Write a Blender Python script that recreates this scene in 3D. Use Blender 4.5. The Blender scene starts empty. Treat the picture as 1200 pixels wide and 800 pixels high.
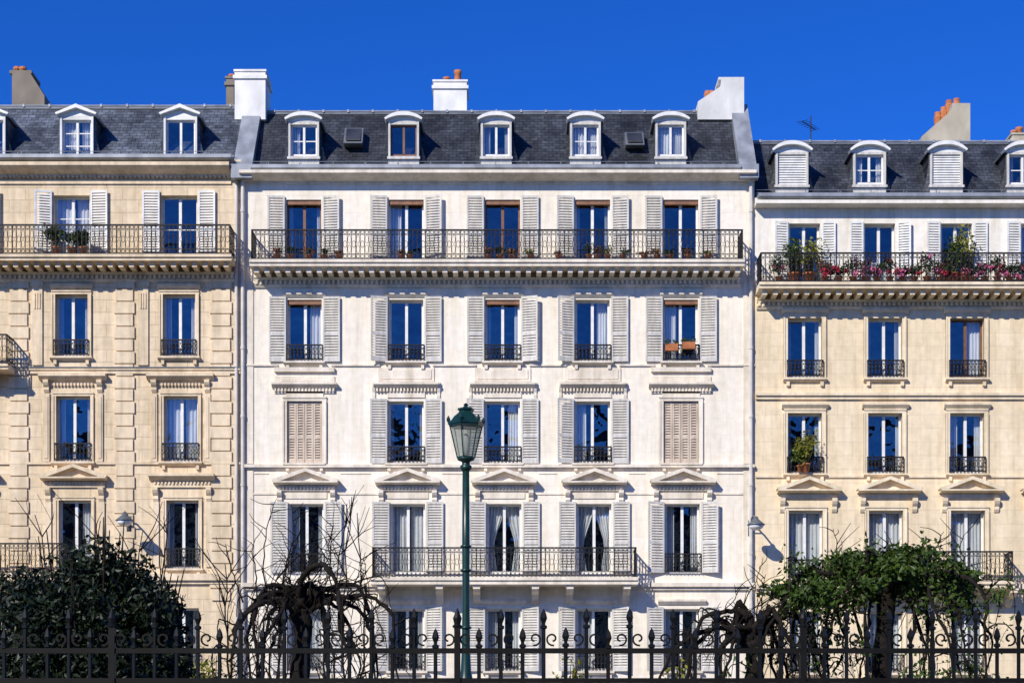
import bpy, math, random
from mathutils import Vector, noise, Quaternion
random.seed(7)
R=random.random
def U(a,b): return a+(b-a)*random.random()
D=50.0; CZ=1.7; HZ=882.0; S=40.0
def X(px,y=0.0): return (px-600)/S*(D+y)/D
def Z(py,y=0.0): return CZ+(HZ-py)/S*(D+y)/D
scene=bpy.context.scene

# ---------------------------------------------------------------- materials
def newmat(name):
    m=bpy.data.materials.new(name); m.use_nodes=True
    nt=m.node_tree; nt.nodes.clear()
    out=nt.nodes.new('ShaderNodeOutputMaterial')
    return m,nt,out
def N(nt,t,**kw):
    n=nt.nodes.new(t)
    for k,v in kw.items():
        if k in n.inputs: n.inputs[k].default_value=v
        else: setattr(n,k,v)
    return n
def c4(c,k=1.0): return (c[0]*k,c[1]*k,c[2]*k,1)
def mapped(nt,scale,xz=False):
    tc=N(nt,'ShaderNodeTexCoord')
    src=tc.outputs['Object']
    if xz:
        s=N(nt,'ShaderNodeSeparateXYZ'); nt.links.new(src,s.inputs[0])
        c=N(nt,'ShaderNodeCombineXYZ'); nt.links.new(s.outputs[0],c.inputs[0]); nt.links.new(s.outputs[2],c.inputs[1]); nt.links.new(s.outputs[1],c.inputs[2])
        src=c.outputs[0]
    mp=N(nt,'ShaderNodeMapping'); mp.inputs['Scale'].default_value=scale
    nt.links.new(src,mp.inputs[0]); return mp.outputs[0]
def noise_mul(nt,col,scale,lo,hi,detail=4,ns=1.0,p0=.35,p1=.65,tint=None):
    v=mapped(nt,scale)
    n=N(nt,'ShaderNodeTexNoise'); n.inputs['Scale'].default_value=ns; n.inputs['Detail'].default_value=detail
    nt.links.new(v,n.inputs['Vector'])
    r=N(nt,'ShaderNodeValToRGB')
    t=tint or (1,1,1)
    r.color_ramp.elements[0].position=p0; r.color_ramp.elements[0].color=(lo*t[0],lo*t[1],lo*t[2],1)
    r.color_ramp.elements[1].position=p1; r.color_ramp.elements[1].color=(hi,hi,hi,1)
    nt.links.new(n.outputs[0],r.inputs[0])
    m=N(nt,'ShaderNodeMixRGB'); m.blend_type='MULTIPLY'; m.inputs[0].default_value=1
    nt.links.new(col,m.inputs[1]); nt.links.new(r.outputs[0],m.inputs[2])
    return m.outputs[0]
def stone(name,col,bw=1.1,bh=.42,mort=.86,var=.95,rough=.85,joints=True,dirt=.86,mw=.012,k=1.0):
    m,nt,out=newmat(name)
    p=N(nt,'ShaderNodeBsdfPrincipled'); p.inputs['Roughness'].default_value=rough; p.inputs['Specular IOR Level'].default_value=.2
    bumpsrc=None
    if joints:
        v=mapped(nt,(1,1,1),xz=True)
        b=N(nt,'ShaderNodeTexBrick'); b.inputs['Scale'].default_value=1
        b.inputs['Brick Width'].default_value=bw; b.inputs['Row Height'].default_value=bh
        b.inputs['Mortar Size'].default_value=mw; b.inputs['Mortar Smooth'].default_value=.3
        b.inputs['Color1'].default_value=c4(col); b.inputs['Color2'].default_value=(col[0]*var,col[1]*var*.99,col[2]*var*.96,1)
        b.inputs['Mortar'].default_value=c4(col,mort)
        nt.links.new(v,b.inputs['Vector']); c=b.outputs['Color']; bumpsrc=b.outputs['Fac']
    else:
        rgb=N(nt,'ShaderNodeRGB'); rgb.outputs[0].default_value=c4(col); c=rgb.outputs[0]
    c=noise_mul(nt,c,(.35,.35,.35),1-.08*k,1.03,6,tint=(1,.99,.965))
    c=noise_mul(nt,c,(2.6,2.6,.20),dirt,1.02,7,1.0,.26,.58,tint=(1,.98,.93))
    c=noise_mul(nt,c,(9,9,.9),1-.13*k,1.02,5,1.0,.3,.52,tint=(1,.985,.95))
    c=noise_mul(nt,c,(5,5,5),1-.10*k,1.04,6)
    nt.links.new(c,p.inputs['Base Color'])
    n=N(nt,'ShaderNodeTexNoise'); n.inputs['Scale'].default_value=18; n.inputs['Detail'].default_value=5
    nt.links.new(mapped(nt,(1,1,1)),n.inputs['Vector'])
    bp=N(nt,'ShaderNodeBump'); bp.inputs['Strength'].default_value=.4; bp.inputs['Distance'].default_value=.012
    nt.links.new(n.outputs[0],bp.inputs['Height'])
    last=bp
    if bumpsrc:
        b2=N(nt,'ShaderNodeBump'); b2.invert=True; b2.inputs['Strength'].default_value=.5*k; b2.inputs['Distance'].default_value=.012
        nt.links.new(bumpsrc,b2.inputs['Height']); nt.links.new(bp.outputs[0],b2.inputs['Normal']); last=b2
    nt.links.new(last.outputs[0],p.inputs['Normal'])
    nt.links.new(p.outputs[0],out.inputs[0]); return m
def simple(name,col,rough=.6,metal=0,var=.8,ns=4,stretch=(1,1,1),spec=.5,bump=0,hi=1.08):
    m,nt,out=newmat(name)
    p=N(nt,'ShaderNodeBsdfPrincipled'); p.inputs['Roughness'].default_value=rough; p.inputs['Metallic'].default_value=metal
    p.inputs['Specular IOR Level'].default_value=spec
    rgb=N(nt,'ShaderNodeRGB'); rgb.outputs[0].default_value=c4(col)
    c=noise_mul(nt,rgb.outputs[0],stretch,var,hi,5,ns)
    nt.links.new(c,p.inputs['Base Color'])
    if bump:
        n=N(nt,'ShaderNodeTexNoise'); n.inputs['Scale'].default_value=ns*4; nt.links.new(mapped(nt,(1,1,1)),n.inputs['Vector'])
        bp=N(nt,'ShaderNodeBump'); bp.inputs['Strength'].default_value=bump; bp.inputs['Distance'].default_value=.02
        nt.links.new(n.outputs[0],bp.inputs['Height']); nt.links.new(bp.outputs[0],p.inputs['Normal'])
    nt.links.new(p.outputs[0],out.inputs[0]); return m
def slate(name,col):
    m,nt,out=newmat(name)
    p=N(nt,'ShaderNodeBsdfPrincipled'); p.inputs['Roughness'].default_value=.5; p.inputs['Specular IOR Level'].default_value=.4
    v=mapped(nt,(1,1,1),xz=True)
    b=N(nt,'ShaderNodeTexBrick'); b.inputs['Scale'].default_value=1
    b.inputs['Brick Width'].default_value=.22; b.inputs['Row Height'].default_value=.11
    b.inputs['Mortar Size'].default_value=.007
    b.inputs['Color1'].default_value=c4(col,1.35); b.inputs['Color2'].default_value=c4(col,.7); b.inputs['Mortar'].default_value=c4(col,.25)
    nt.links.new(v,b.inputs['Vector'])
    c=noise_mul(nt,b.outputs['Color'],(1.6,1.6,.3),.50,1.4,7)
    c=noise_mul(nt,c,(6,6,6),.7,1.25,3)
    nt.links.new(c,p.inputs['Base Color'])
    b2=N(nt,'ShaderNodeBump'); b2.invert=True; b2.inputs['Strength'].default_value=.8; b2.inputs['Distance'].default_value=.012
    nt.links.new(b.outputs['Fac'],b2.inputs['Height']); nt.links.new(b2.outputs[0],p.inputs['Normal'])
    nt.links.new(p.outputs[0],out.inputs[0]); return m
def glassmat():
    m,nt,out=newmat('window_glass')
    t=N(nt,'ShaderNodeBsdfTransparent'); t.inputs[0].default_value=(.80,.83,.85,1)
    g=N(nt,'ShaderNodeBsdfGlossy'); g.inputs['Roughness'].default_value=.015; g.inputs[0].default_value=(.95,.97,1,1)
    n=N(nt,'ShaderNodeTexNoise'); n.inputs['Scale'].default_value=1.4; n.inputs['Detail'].default_value=2
    nt.links.new(mapped(nt,(1,1,1)),n.inputs['Vector'])
    bp=N(nt,'ShaderNodeBump'); bp.inputs['Strength'].default_value=.5; bp.inputs['Distance'].default_value=.05
    nt.links.new(n.outputs[0],bp.inputs['Height']); nt.links.new(bp.outputs[0],g.inputs['Normal'])
    mx=N(nt,'ShaderNodeMixShader'); mx.inputs[0].default_value=.15
    nt.links.new(t.outputs[0],mx.inputs[1]); nt.links.new(g.outputs[0],mx.inputs[2])
    nt.links.new(mx.outputs[0],out.inputs[0]); return m
def leafmat(name,c1,c2,ns=5,rough=.5):
    m,nt,out=newmat(name)
    p=N(nt,'ShaderNodeBsdfPrincipled'); p.inputs['Roughness'].default_value=rough; p.inputs['Specular IOR Level'].default_value=.3
    n=N(nt,'ShaderNodeTexNoise'); n.inputs['Scale'].default_value=ns; n.inputs['Detail'].default_value=6; n.inputs['Roughness'].default_value=.8
    nt.links.new(mapped(nt,(1,1,1)),n.inputs['Vector'])
    r=N(nt,'ShaderNodeValToRGB'); r.color_ramp.elements[0].position=.35; r.color_ramp.elements[0].color=c4(c1)
    r.color_ramp.elements[1].position=.68; r.color_ramp.elements[1].color=c4(c2)
    nt.links.new(n.outputs[0],r.inputs[0]); nt.links.new(r.outputs[0],p.inputs['Base Color'])
    nt.links.new(p.outputs[0],out.inputs[0]); return m

M={}
M['wallC']=stone('cream_rendered_stone',(.85,.78,.68),bw=1.3,bh=.5,mort=.975,var=.99,dirt=.91,k=.6)
M['trimC']=stone('cream_trim_stone',(.82,.735,.62),joints=False,dirt=.74,k=.9)
M['wallL']=stone('golden_limestone',(.81,.655,.46),bw=.95,bh=.365,mort=.74,var=.90,dirt=.80)
M['trimL']=stone('golden_trim_stone',(.80,.65,.46),joints=False,dirt=.72)
M['wallR']=stone('pale_limestone',(.83,.69,.49),bw=1.05,bh=.40,mort=.90,var=.955,dirt=.86,k=.8)
M['trimR']=stone('pale_trim_stone',(.83,.70,.51),joints=False,dirt=.76,k=.9)
M['atticR']=stone('painted_attic_wall',(.83,.78,.70),joints=False,k=.6)
M['slateC']=slate('dark_slate',(.036,.040,.048))
M['slateL']=slate('blue_grey_slate',(.085,.098,.122))
M['slateR']=slate('charcoal_slate',(.042,.047,.058))
M['zinc']=simple('zinc_sheet',(.33,.35,.38),.5,.2,.65,2.5,(1,1,.4))
M['zincd']=simple('weathered_zinc',(.15,.165,.185),.55,.2,.7,2.5)
M['iron']=simple('wrought_iron',(.015,.015,.017),.55,0,.7,8,spec=.25)
M['ironpark']=simple('black_fence_paint',(.005,.005,.006),.55,0,.6,9,spec=.2)
M['frame']=simple('white_window_paint',(.76,.745,.71),.45,0,.9,6)
M['framed']=simple('brown_window_wood',(.20,.09,.045),.5,0,.7,6)
M['blind']=simple('wooden_blind',(.26,.12,.06),.6,0,.7,6)
M['glass']=glassmat()
M['curtain']=simple('sheer_curtain',(.80,.79,.77),.9,0,.85,3,(3,3,.3))
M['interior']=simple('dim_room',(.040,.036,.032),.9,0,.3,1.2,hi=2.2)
M['shutC']=simple('grey_shutter_paint',(.60,.57,.52),.6,0,.78,5,(2,2,.4))
M['shutB']=simple('faded_wood_shutter',(.60,.49,.38),.6,0,.75,5,(2,2,.4))
M['shutW']=simple('white_shutter_paint',(.74,.73,.70),.5,0,.85,5)
M['white']=simple('white_chimney_render',(.78,.76,.72),.8,0,.74,1.5,(1,1,.5),bump=.3)
M['brownch']=simple('sooty_chimney_render',(.24,.20,.155),.9,0,.7,1.5,(1,1,.5),bump=.3)
M['beigech']=simple('beige_chimney_render',(.50,.44,.33),.9,0,.7,1.5,(1,1,.5),bump=.3)
M['terra']=simple('terracotta',(.50,.17,.06),.8,0,.7,5)
M['pipe']=simple('painted_downpipe',(.62,.58,.52),.5,0,.85,3)
M['bark']=simple('dark_bark',(.016,.012,.010),.9,0,.5,12,bump=.5,spec=.2)
M['leafdark']=leafmat('dark_evergreen_leaf',(.002,.006,.003),(.016,.029,.010),4)
M['leafgreen']=leafmat('green_leaf',(.010,.026,.004),(.075,.125,.014),5)
M['leafyel']=leafmat('yellow_green_leaf',(.09,.11,.012),(.32,.29,.04),6)
M['leafdry']=leafmat('dry_leaf',(.12,.05,.015),(.28,.14,.04),6)
M['petalr']=leafmat('red_petal',(.28,.012,.03),(.50,.05,.08),8)
M['petalp']=leafmat('pink_petal',(.42,.05,.16),(.64,.22,.32),8)
M['lampgreen']=simple('dark_green_paint',(.006,.036,.030),.35,0,.7,6)

# ---------------------------------------------------------------- mesh builder
class MB:
    def __init__(s): s.v=[]; s.f=[]; s.m=[]; s.mats=[]; s.cur=0; s.smooth=False; s.sm=[]
    def use(s,mat):
        if mat not in s.mats: s.mats.append(mat)
        s.cur=s.mats.index(mat); return s
    def add(s,vs,fs):
        o=len(s.v); s.v.extend(vs)
        for f in fs: s.f.append(tuple(i+o for i in f)); s.m.append(s.cur); s.sm.append(s.smooth)
    def box(s,x0,x1,y0,y1,z0,z1):
        if x0>x1:x0,x1=x1,x0
        if y0>y1:y0,y1=y1,y0
        if z0>z1:z0,z1=z1,z0
        s.add([(x0,y0,z0),(x1,y0,z0),(x1,y1,z0),(x0,y1,z0),(x0,y0,z1),(x1,y0,z1),(x1,y1,z1),(x0,y1,z1)],
              [(0,3,2,1),(4,5,6,7),(0,1,5,4),(1,2,6,5),(2,3,7,6),(3,0,4,7)])
    def quad(s,a,b,c,d): s.add([a,b,c,d],[(0,1,2,3)])
    def prism_x(s,poly,x0,x1):   # poly of (y,z)
        n=len(poly); vs=[(x0,p[0],p[1]) for p in poly]+[(x1,p[0],p[1]) for p in poly]
        fs=[tuple(range(n)),tuple(range(2*n-1,n-1,-1))]+[(i,i+n,(i+1)%n+n,(i+1)%n) for i in range(n)]
        s.add(vs,fs)
    def prism_y(s,poly,y0,y1):   # poly of (x,z)
        n=len(poly); vs=[(p[0],y0,p[1]) for p in poly]+[(p[0],y1,p[1]) for p in poly]
        fs=[tuple(range(n)),tuple(range(2*n-1,n-1,-1))]+[(i,i+n,(i+1)%n+n,(i+1)%n) for i in range(n)]
        s.add(vs,fs)
    def tube(s,pts,r,n=4,closed=False):
        pts=[Vector(p) for p in pts]; k=len(pts)
        if not isinstance(r,(list,tuple)): r=[r]*k
        vs=[]
        for i,p in enumerate(pts):
            if closed: t=pts[(i+1)%k]-pts[i-1]
            else: t=pts[min(i+1,k-1)]-pts[max(i-1,0)]
            if t.length<1e-9: t=Vector((0,0,1))
            t.normalize()
            ref=Vector((0,1,0)) if abs(t.y)<.85 else Vector((1,0,0))
            a=t.cross(ref).normalized(); b=t.cross(a)
            for j in range(n):
                an=2*math.pi*(j+.5)/n
                vs.append(tuple(p+(a*math.cos(an)+b*math.sin(an))*r[i]))
        fs=[]
        for i in range(k if closed else k-1):
            i2=(i+1)%k
            for j in range(n): fs.append((i*n+j,i*n+(j+1)%n,i2*n+(j+1)%n,i2*n+j))
        if not closed: fs.append(tuple(range(n-1,-1,-1))); fs.append(tuple(range((k-1)*n,k*n)))
        s.add(vs,fs)
    def lathe(s,cx,cy,prof,n=12,rot=0):
        vs=[]
        for r,z in prof:
            for j in range(n):
                a=2*math.pi*j/n+rot; vs.append((cx+r*math.cos(a),cy+r*math.sin(a),z))
        fs=[]
        for i in range(len(prof)-1):
            for j in range(n): fs.append((i*n+j,i*n+(j+1)%n,(i+1)*n+(j+1)%n,(i+1)*n+j))
        fs.append(tuple(range(n-1,-1,-1))); fs.append(tuple(range((len(prof)-1)*n,len(prof)*n)))
        s.add(vs,fs)
    def leaf(s,p,sz):
        d=Vector((random.gauss(0,1),random.gauss(0,1),random.gauss(0,1))).normalized()
        e=d.orthogonal().normalized(); w=sz*.5
        e.rotate(Quaternion(d,R()*6.28)); g=d.cross(e)
        L=sz*U(.7,1.3)
        s.add([tuple(p-e*L),tuple(p+g*w+d*w*.3),tuple(p+e*L),tuple(p-g*w+d*w*.3)],[(0,1,2,3)])
    def build(s,name,parent=None):
        me=bpy.data.meshes.new(name); me.from_pydata(s.v,[],s.f)
        for m in s.mats: me.materials.append(m)
        me.polygons.foreach_set('material_index',s.m); me.polygons.foreach_set('use_smooth',s.sm)
        me.update()
        o=bpy.data.objects.new(name,me); scene.collection.objects.link(o)
        if parent: o.parent=parent
        return o
def empty(name,loc=(0,0,0)):
    o=bpy.data.objects.new(name,None); scene.collection.objects.link(o); return o

class Bld:
    def __init__(s,name,wall,trim,slate):
        s.root=empty(name); s.p={}
        s.wall=M[wall]; s.trim=M[trim]; s.slate=M[slate]
    def g(s,part,mat):
        if part not in s.p: s.p[part]=MB()
        return s.p[part].use(mat)
    def finish(s):
        for k,mb in s.p.items(): mb.build(k,s.root)

def wall_grid(mb,x0,x1,z0,z1,y,ops,depth=.24):
    xs=sorted({x0,x1,*[o[0] for o in ops],*[o[1] for o in ops]}); zs=sorted({z0,z1,*[o[2] for o in ops],*[o[3] for o in ops]})
    xs=[x for x in xs if x0<=x<=x1]; zs=[z for z in zs if z0<=z<=z1]
    for i in range(len(xs)-1):
        for j in range(len(zs)-1):
            cx=(xs[i]+xs[i+1])/2; cz=(zs[j]+zs[j+1])/2
            if any(o[0]<cx<o[1] and o[2]<cz<o[3] for o in ops): continue
            mb.quad((xs[i],y,zs[j]),(xs[i+1],y,zs[j]),(xs[i+1],y,zs[j+1]),(xs[i],y,zs[j+1]))
    for a,b,c,d in ops:
        e=y+depth
        mb.quad((a,y,c),(a,y,d),(a,e,d),(a,e,c)); mb.quad((b,y,c),(b,e,c),(b,e,d),(b,y,d))
        mb.quad((a,y,c),(a,e,c),(b,e,c),(b,y,c)); mb.quad((a,y,d),(b,y,d),(b,e,d),(a,e,d))

def curtain(mb,x0,x1,z0,z1,y,inner=0,drape=0):
    n=16; m=8; vs=[]
    ph=R()*6; fq=U(1.3,2.0); am=U(.018,.04)
    for j in range(m+1):
        t=j/m; z=z1+(z0-z1)*t
        k=1-drape*math.sin(min(t/.62,1)*math.pi/2)**2 + (drape*.35*max(0,(t-.62)/.38) if drape else 0)
        for i in range(n+1):
            u=i/n
            x=x0+(x1-x0)*u*k if inner==0 else x1-(x1-x0)*(1-u)*k
            vs.append((x,y+am*math.sin(u*n*fq+ph)+.01*math.sin(t*5+u*3),z))
    fs=[(j*(n+1)+i,j*(n+1)+i+1,(j+1)*(n+1)+i+1,(j+1)*(n+1)+i) for j in range(m) for i in range(n)]
    mb.add(vs,fs)

def window(B,x0,x1,z0,z1,curt='rand',blind=False,y=0.0,rev=.24,frame='frame',bars=0,fw=.055):
    fr=B.g('window_frames',M[frame]); e=y+rev
    f0=e-.05; f1=e+.0
    fr.box(x0,x0+fw,f0,f1,z0,z1); fr.box(x1-fw,x1,f0,f1,z0,z1)
    fr.box(x0+fw,x1-fw,f0,f1,z1-fw,z1); fr.box(x0+fw,x1-fw,f0,f1,z0,z0+fw*1.8)
    xm=(x0+x1)/2; fr.box(xm-fw*.75,xm+fw*.75,f0-.012,f1-.003,z0+fw*1.8,z1-fw)
    if bars:
        for k in range(bars):
            zz=z0+(z1-z0)*(k+1)/(bars+1)
            for a,b in((x0+fw,xm-fw*.75),(xm+fw*.75,x1-fw)): fr.box(a,b,f0+.012,f1-.01,zz-.014,zz+.014)
    gl=B.g('window_glass',M['glass'])
    for a,b in((x0+fw,xm-fw*.75),(xm+fw*.75,x1-fw)):
        t1=U(-.009,.009); t2=U(-.012,.012); gy=e-.022
        gl.quad((a,gy-t1-t2,z0+fw),(b,gy+t1-t2,z0+fw),(b,gy+t1+t2,z1-fw),(a,gy-t1+t2,z1-fw))
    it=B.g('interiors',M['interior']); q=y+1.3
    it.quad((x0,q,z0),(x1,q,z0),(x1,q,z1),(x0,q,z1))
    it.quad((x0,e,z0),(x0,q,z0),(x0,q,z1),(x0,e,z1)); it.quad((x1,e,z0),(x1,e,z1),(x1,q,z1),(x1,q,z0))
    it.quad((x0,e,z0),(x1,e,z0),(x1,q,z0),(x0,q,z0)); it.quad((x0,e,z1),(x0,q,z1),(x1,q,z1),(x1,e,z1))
    if blind: B.g('blinds',M['blind']).box(x0+.01,x1-.01,y+.04,y+.15,z1-.13,z1-.004)
    if curt=='rand': curt=random.choice(['none','sides','thin','left','right','thin','sides','half'])
    cm=B.g('curtains',M['curtain']); cy=e+.12; w=x1-x0
    if curt=='sides': k=U(.22,.34); curtain(cm,x0+.01,x0+w*k,z0+.03,z1-.01,cy); curtain(cm,x1-w*k*U(.6,1),x1-.01,z0+.03,z1-.01,cy,1)
    if curt=='thin': k=U(.12,.2); curtain(cm,x0+.01,x0+w*k,z0+.03,z1-.01,cy); curtain(cm,x1-w*k,x1-.01,z0+.03,z1-.01,cy,1)
    if curt=='left': curtain(cm,x0+.01,x0+w*U(.3,.48),z0+.03,z1-.01,cy)
    if curt=='right': curtain(cm,x1-w*U(.3,.48),x1-.01,z0+.03,z1-.01,cy,1)
    if curt=='full': curtain(cm,x0+.01,xm+.02,z0+.03,z1-.01,cy); curtain(cm,xm+.08,x1-.01,z0+.03,z1-.01,cy+.01,1)
    if curt=='half': zz=z0+(z1-z0)*.45; curtain(cm,x0+.01,x1-.01,z0+.03,zz,cy)
    if curt=='drape': curtain(cm,x0+.01,xm-.01,z0+.03,z1-.01,cy,0,.62); curtain(cm,xm+.01,x1-.01,z0+.03,z1-.01,cy,1,.62)

def shutter(mb,x0,x1,z0,z1,y0):
    t=.035; s=.05
    mb.box(x0,x0+s,y0-t,y0,z0,z1); mb.box(x1-s,x1,y0-t,y0,z0,z1)
    zm=z0+(z1-z0)*.42
    for a,b in((z0,z0+.11),(zm-.04,zm+.04),(z1-.07,z1)): mb.box(x0+s,x1-s,y0-t+.003,y0-.002,a,b)
    for a,b in((z0+.11,zm-.04),(zm+.04,z1-.07)):
        n=int((b-a)/.074); h=(b-a)/n
        for i in range(n):
            z=a+i*h
            mb.prism_x([(y0-.033,z+.010),(y0-.033,z),(y0-.006,z+h*.55),(y0-.006,z+h*.67)],x0+s,x1-s)
def shutter_pair(B,x0,x1,z0,z1,w,mat,y=0):
    mb=B.g('shutters',M[mat])
    for sd,a,b in((0,x0-.04-w,x0-.04),(1,x1+.04,x1+.04+w)):
        k=len(mb.v); shutter(mb,a,b,z0,z1,y-.03)
        an=U(.02,.12) if R()<.75 else U(.14,.30); h=b if sd==0 else a
        for i in range(k,len(mb.v)):
            vx,vy,vz=mb.v[i]; mb.v[i]=(h+(vx-h)*math.cos(an),vy-abs(vx-h)*math.sin(an),vz)
def closed_shutters(B,x0,x1,z0,z1,mat):
    mb=B.g('shutters',M[mat]); xm=(x0+x1)/2
    q=xm-(x0+.01); 
    for a,b in((x0+.01,x0+.01+q/2-.004),(x0+.01+q/2+.004,xm-.006),(xm+.006,xm+q/2-.004),(xm+q/2+.004,x1-.01)):
        shutter(mb,a,b,z0+.01,z1-.01,.07)
        mb.quad((a,.075,z0+.01),(b,.075,z0+.01),(b,.075,z1-.01),(a,.075,z1-.01))

def ring(mb,o,dx,dy,t,z,rx,rz,r=.006,n=10,a0=0,a1=6.2832):
    cl=(a1-a0)>6.2; k=n if cl else n+1
    pts=[]
    for i in range(k):
        a=a0+(a1-a0)*i/n; u=t+rx*math.cos(a)
        pts.append((o[0]+dx*u,o[1]+dy*u,z+rz*math.sin(a)))
    mb.tube(pts,r,3,closed=cl)
def railing(mb,p,q,zb,zt,style='big'):
    dx=q[0]-p[0]; dy=q[1]-p[1]; L=math.hypot(dx,dy); dx/=L; dy/=L
    def P(t,z): return (p[0]+dx*t,p[1]+dy*t,z)
    H=zt-zb
    mb.tube([P(0,zt),P(L,zt)],.026,4); mb.tube([P(0,zb+.04),P(L,zb+.04)],.016,4)
    if style=='big':
        n=max(2,round(L/.125)); s=L/n; z2=zt-.13; z3=zb+.17
        mb.tube([P(0,z2),P(L,z2)],.012,4); mb.tube([P(0,z3),P(L,z3)],.011,4)
        for i in range(n+1): mb.tube([P(i*s,zb),P(i*s,zt)],.0115 if i%8 else .019,4)
        zm=(z2+z3)/2; hh=(z2-z3)/2
        for i in range(n):
            t=(i+.5)*s
            ring(mb,p,dx,dy,t,(z2+zt)/2,s*.36,.045,.008,8)
            ring(mb,p,dx,dy,t,(zb+.04+z3)/2,s*.36,.048,.008,8)
            if i%2==0: ring(mb,p,dx,dy,t,zm+hh*.5,s*.40,hh*.42,.0075,9); ring(mb,p,dx,dy,t,zm-hh*.5,s*.40,hh*.42,.0075,9)
            else: ring(mb,p,dx,dy,t,zm,s*.42,hh*.34,.009,9)
    else:
        n=max(2,round(L/.105)); s=L/n; z2=zt-.10
        mb.tube([P(0,z2),P(L,z2)],.011,4)
        for i in range(n+1): mb.tube([P(i*s,zb),P(i*s,zt)],.0115,4)
        for i in range(n):
            t=(i+.5)*s
            ring(mb,p,dx,dy,t,(z2+zt)/2,s*.33,.036,.007,8)
            ring(mb,p,dx,dy,t,zb+.04+(z2-zb-.04)*.27,s*.46,(z2-zb)*.22,.011,8)
            ring(mb,p,dx,dy,t,zb+.04+(z2-zb-.04)*.72,s*.30,(z2-zb)*.20,.009,8)
def guard(B,x0,x1,zb,zt,y=-.09):
    mb=B.g('ironwork',M['iron']); a=x0-.03; b=x1+.03
    railing(mb,(a,y),(b,y),zb,zt,'small')
    for x in(a,b):
        mb.tube([(x,y,zt),(x,.03,zt)],.012,4); mb.tube([(x,y,zb+.04),(x,.03,zb+.04)],.012,4)

def course(B,x0,x1,z1,z0,proj,y=0,part='mouldings',mat=None):
    B.g(part,mat or B.trim).box(x0,x1,y-proj,y+.05,z0,z1)
def profile(B,x0,x1,pts,y=0,mat=None,part='mouldings'):
    poly=[(y+.05,pts[0][1])]+[(y-p,z) for p,z in pts]+[(y+.05,pts[-1][1])]
    B.g(part,mat or B.trim).prism_x(poly,x0,x1)
def dentils(B,x0,x1,z1,z0,p0,p1,w,gap,y=0):
    mb=B.g('mouldings',B.trim); n=max(1,int((x1-x0)/(w+gap))); s=(x1-x0)/n
    for i in range(n): a=x0+s*i+(s-w)/2; mb.box(a,a+w,y-p1,y-p0,z0,z1)
def surround(B,x0,x1,z0,z1,w=.12,p=.04,ears=False):
    mb=B.g('mouldings',B.trim)
    for (ww,pp,off) in((w,p,0),(w*.35,p+.025,w*.65)):
        mb.box(x0-off-ww,x0-off,-pp,.05,z0,z1); mb.box(x1+off,x1+off+ww,-pp,.05,z0,z1)
        mb.box(x0-off-ww,x1+off+ww,-pp-.003,.05,z1+off,z1+off+ww)
def sill(B,x0,x1,z,proj=.14,h=.11,ex=.14):
    mb=B.g('mouldings',B.trim)
    profile(B,x0-ex,x1+ex,[(proj,z),(proj,z-h*.5),(proj*.5,z-h)])
    for x in(x0-ex*.3,x1+ex*.3-.09): mb.box(x,x+.09,-proj*.6,.05,z-h-.12,z-h-.002)
def console(B,x,w,zt,h,proj):
    mb=B.g('mouldings',B.trim)
    mb.prism_x([(.05,zt),(-proj,zt),(-proj,zt-h*.22),(-proj*.75,zt-h*.42),(-proj*.38,zt-h*.6),(-proj*.45,zt-h*.8),(-proj*.2,zt-h),(.05,zt-h)],x-w/2,x+w/2)
def pediment(B,xc,hw,zb,zt,p=.30):
    mb=B.g('mouldings',B.trim); t=.10
    profile(B,xc-hw,xc+hw,[(p,zb+.09),(p,zb+.045),(p*.55,zb)])
    z0=zb+.09
    mb.prism_y([(xc-hw*.86,z0+.001),(xc+hw*.86,z0+.001),(xc,zt-t*1.1)],-.10,.05)
    for s in(-1,1):
        mb.prism_y([(xc+s*hw*1.03,z0+.002),(xc+s*hw*1.03,z0+.05),(xc,zt),(xc,zt-t),(xc+s*hw*.78,z0+.002)],-p,.05)
        mb.prism_y([(xc+s*hw*.80,z0+.003),(xc,zt-t+.004),(xc,zt-t-.035),(xc+s*hw*.68,z0+.003)],-p*.62,.05)
def balcony(B,x0,x1,zrt,zst,zsb,proj,brackets=(),bh=.5,mod=False,sides=True):
    profile(B,x0,x1,[(proj,zst),(proj,zst-(zst-zsb)*.45),(proj-.05,zst-(zst-zsb)*.55),(proj-.05,zsb)],part='balcony_slab')
    ir=B.g('ironwork',M['iron']); yy=-(proj-.08); a=x0+.06; b=x1-.06
    railing(ir,(a,yy),(b,yy),zst,zrt,'big')
    if sides:
        for x in(a,b): railing(ir,(x,yy),(x,0.0),zst,zrt,'big')
    for x in brackets:
        mb=B.g('mouldings',B.trim)
        mb.prism_x([(.05,zsb-.001),(-proj*.85,zsb-.001),(-proj*.85,zsb-.12),(-proj*.7,zsb-.2),(-proj*.35,zsb-.26),(-proj*.22,zsb-bh*.8),(-.05,zsb-bh),(.05,zsb-bh)],x-.10,x+.10)
        mb.box(x-.13,x+.13,-proj*.88,.05,zsb-.05,zsb-.002)
def big_cornice(B,x0,x1,zsb,proj):
    dentils(B,x0,x1,zsb-.001,zsb-.15,-.05,proj*.78,.14,.16)
    profile(B,x0,x1,[(.17,zsb-.155),(.13,zsb-.20),(.13,zsb-.22)])
    course(B,x0,x1,zsb-.22,zsb-.34,.06)
    dentils(B,x0,x1,zsb-.222,zsb-.33,.055,.13,.07,.07)
    profile(B,x0,x1,[(.10,zsb-.342),(.05,zsb-.42)])
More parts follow.
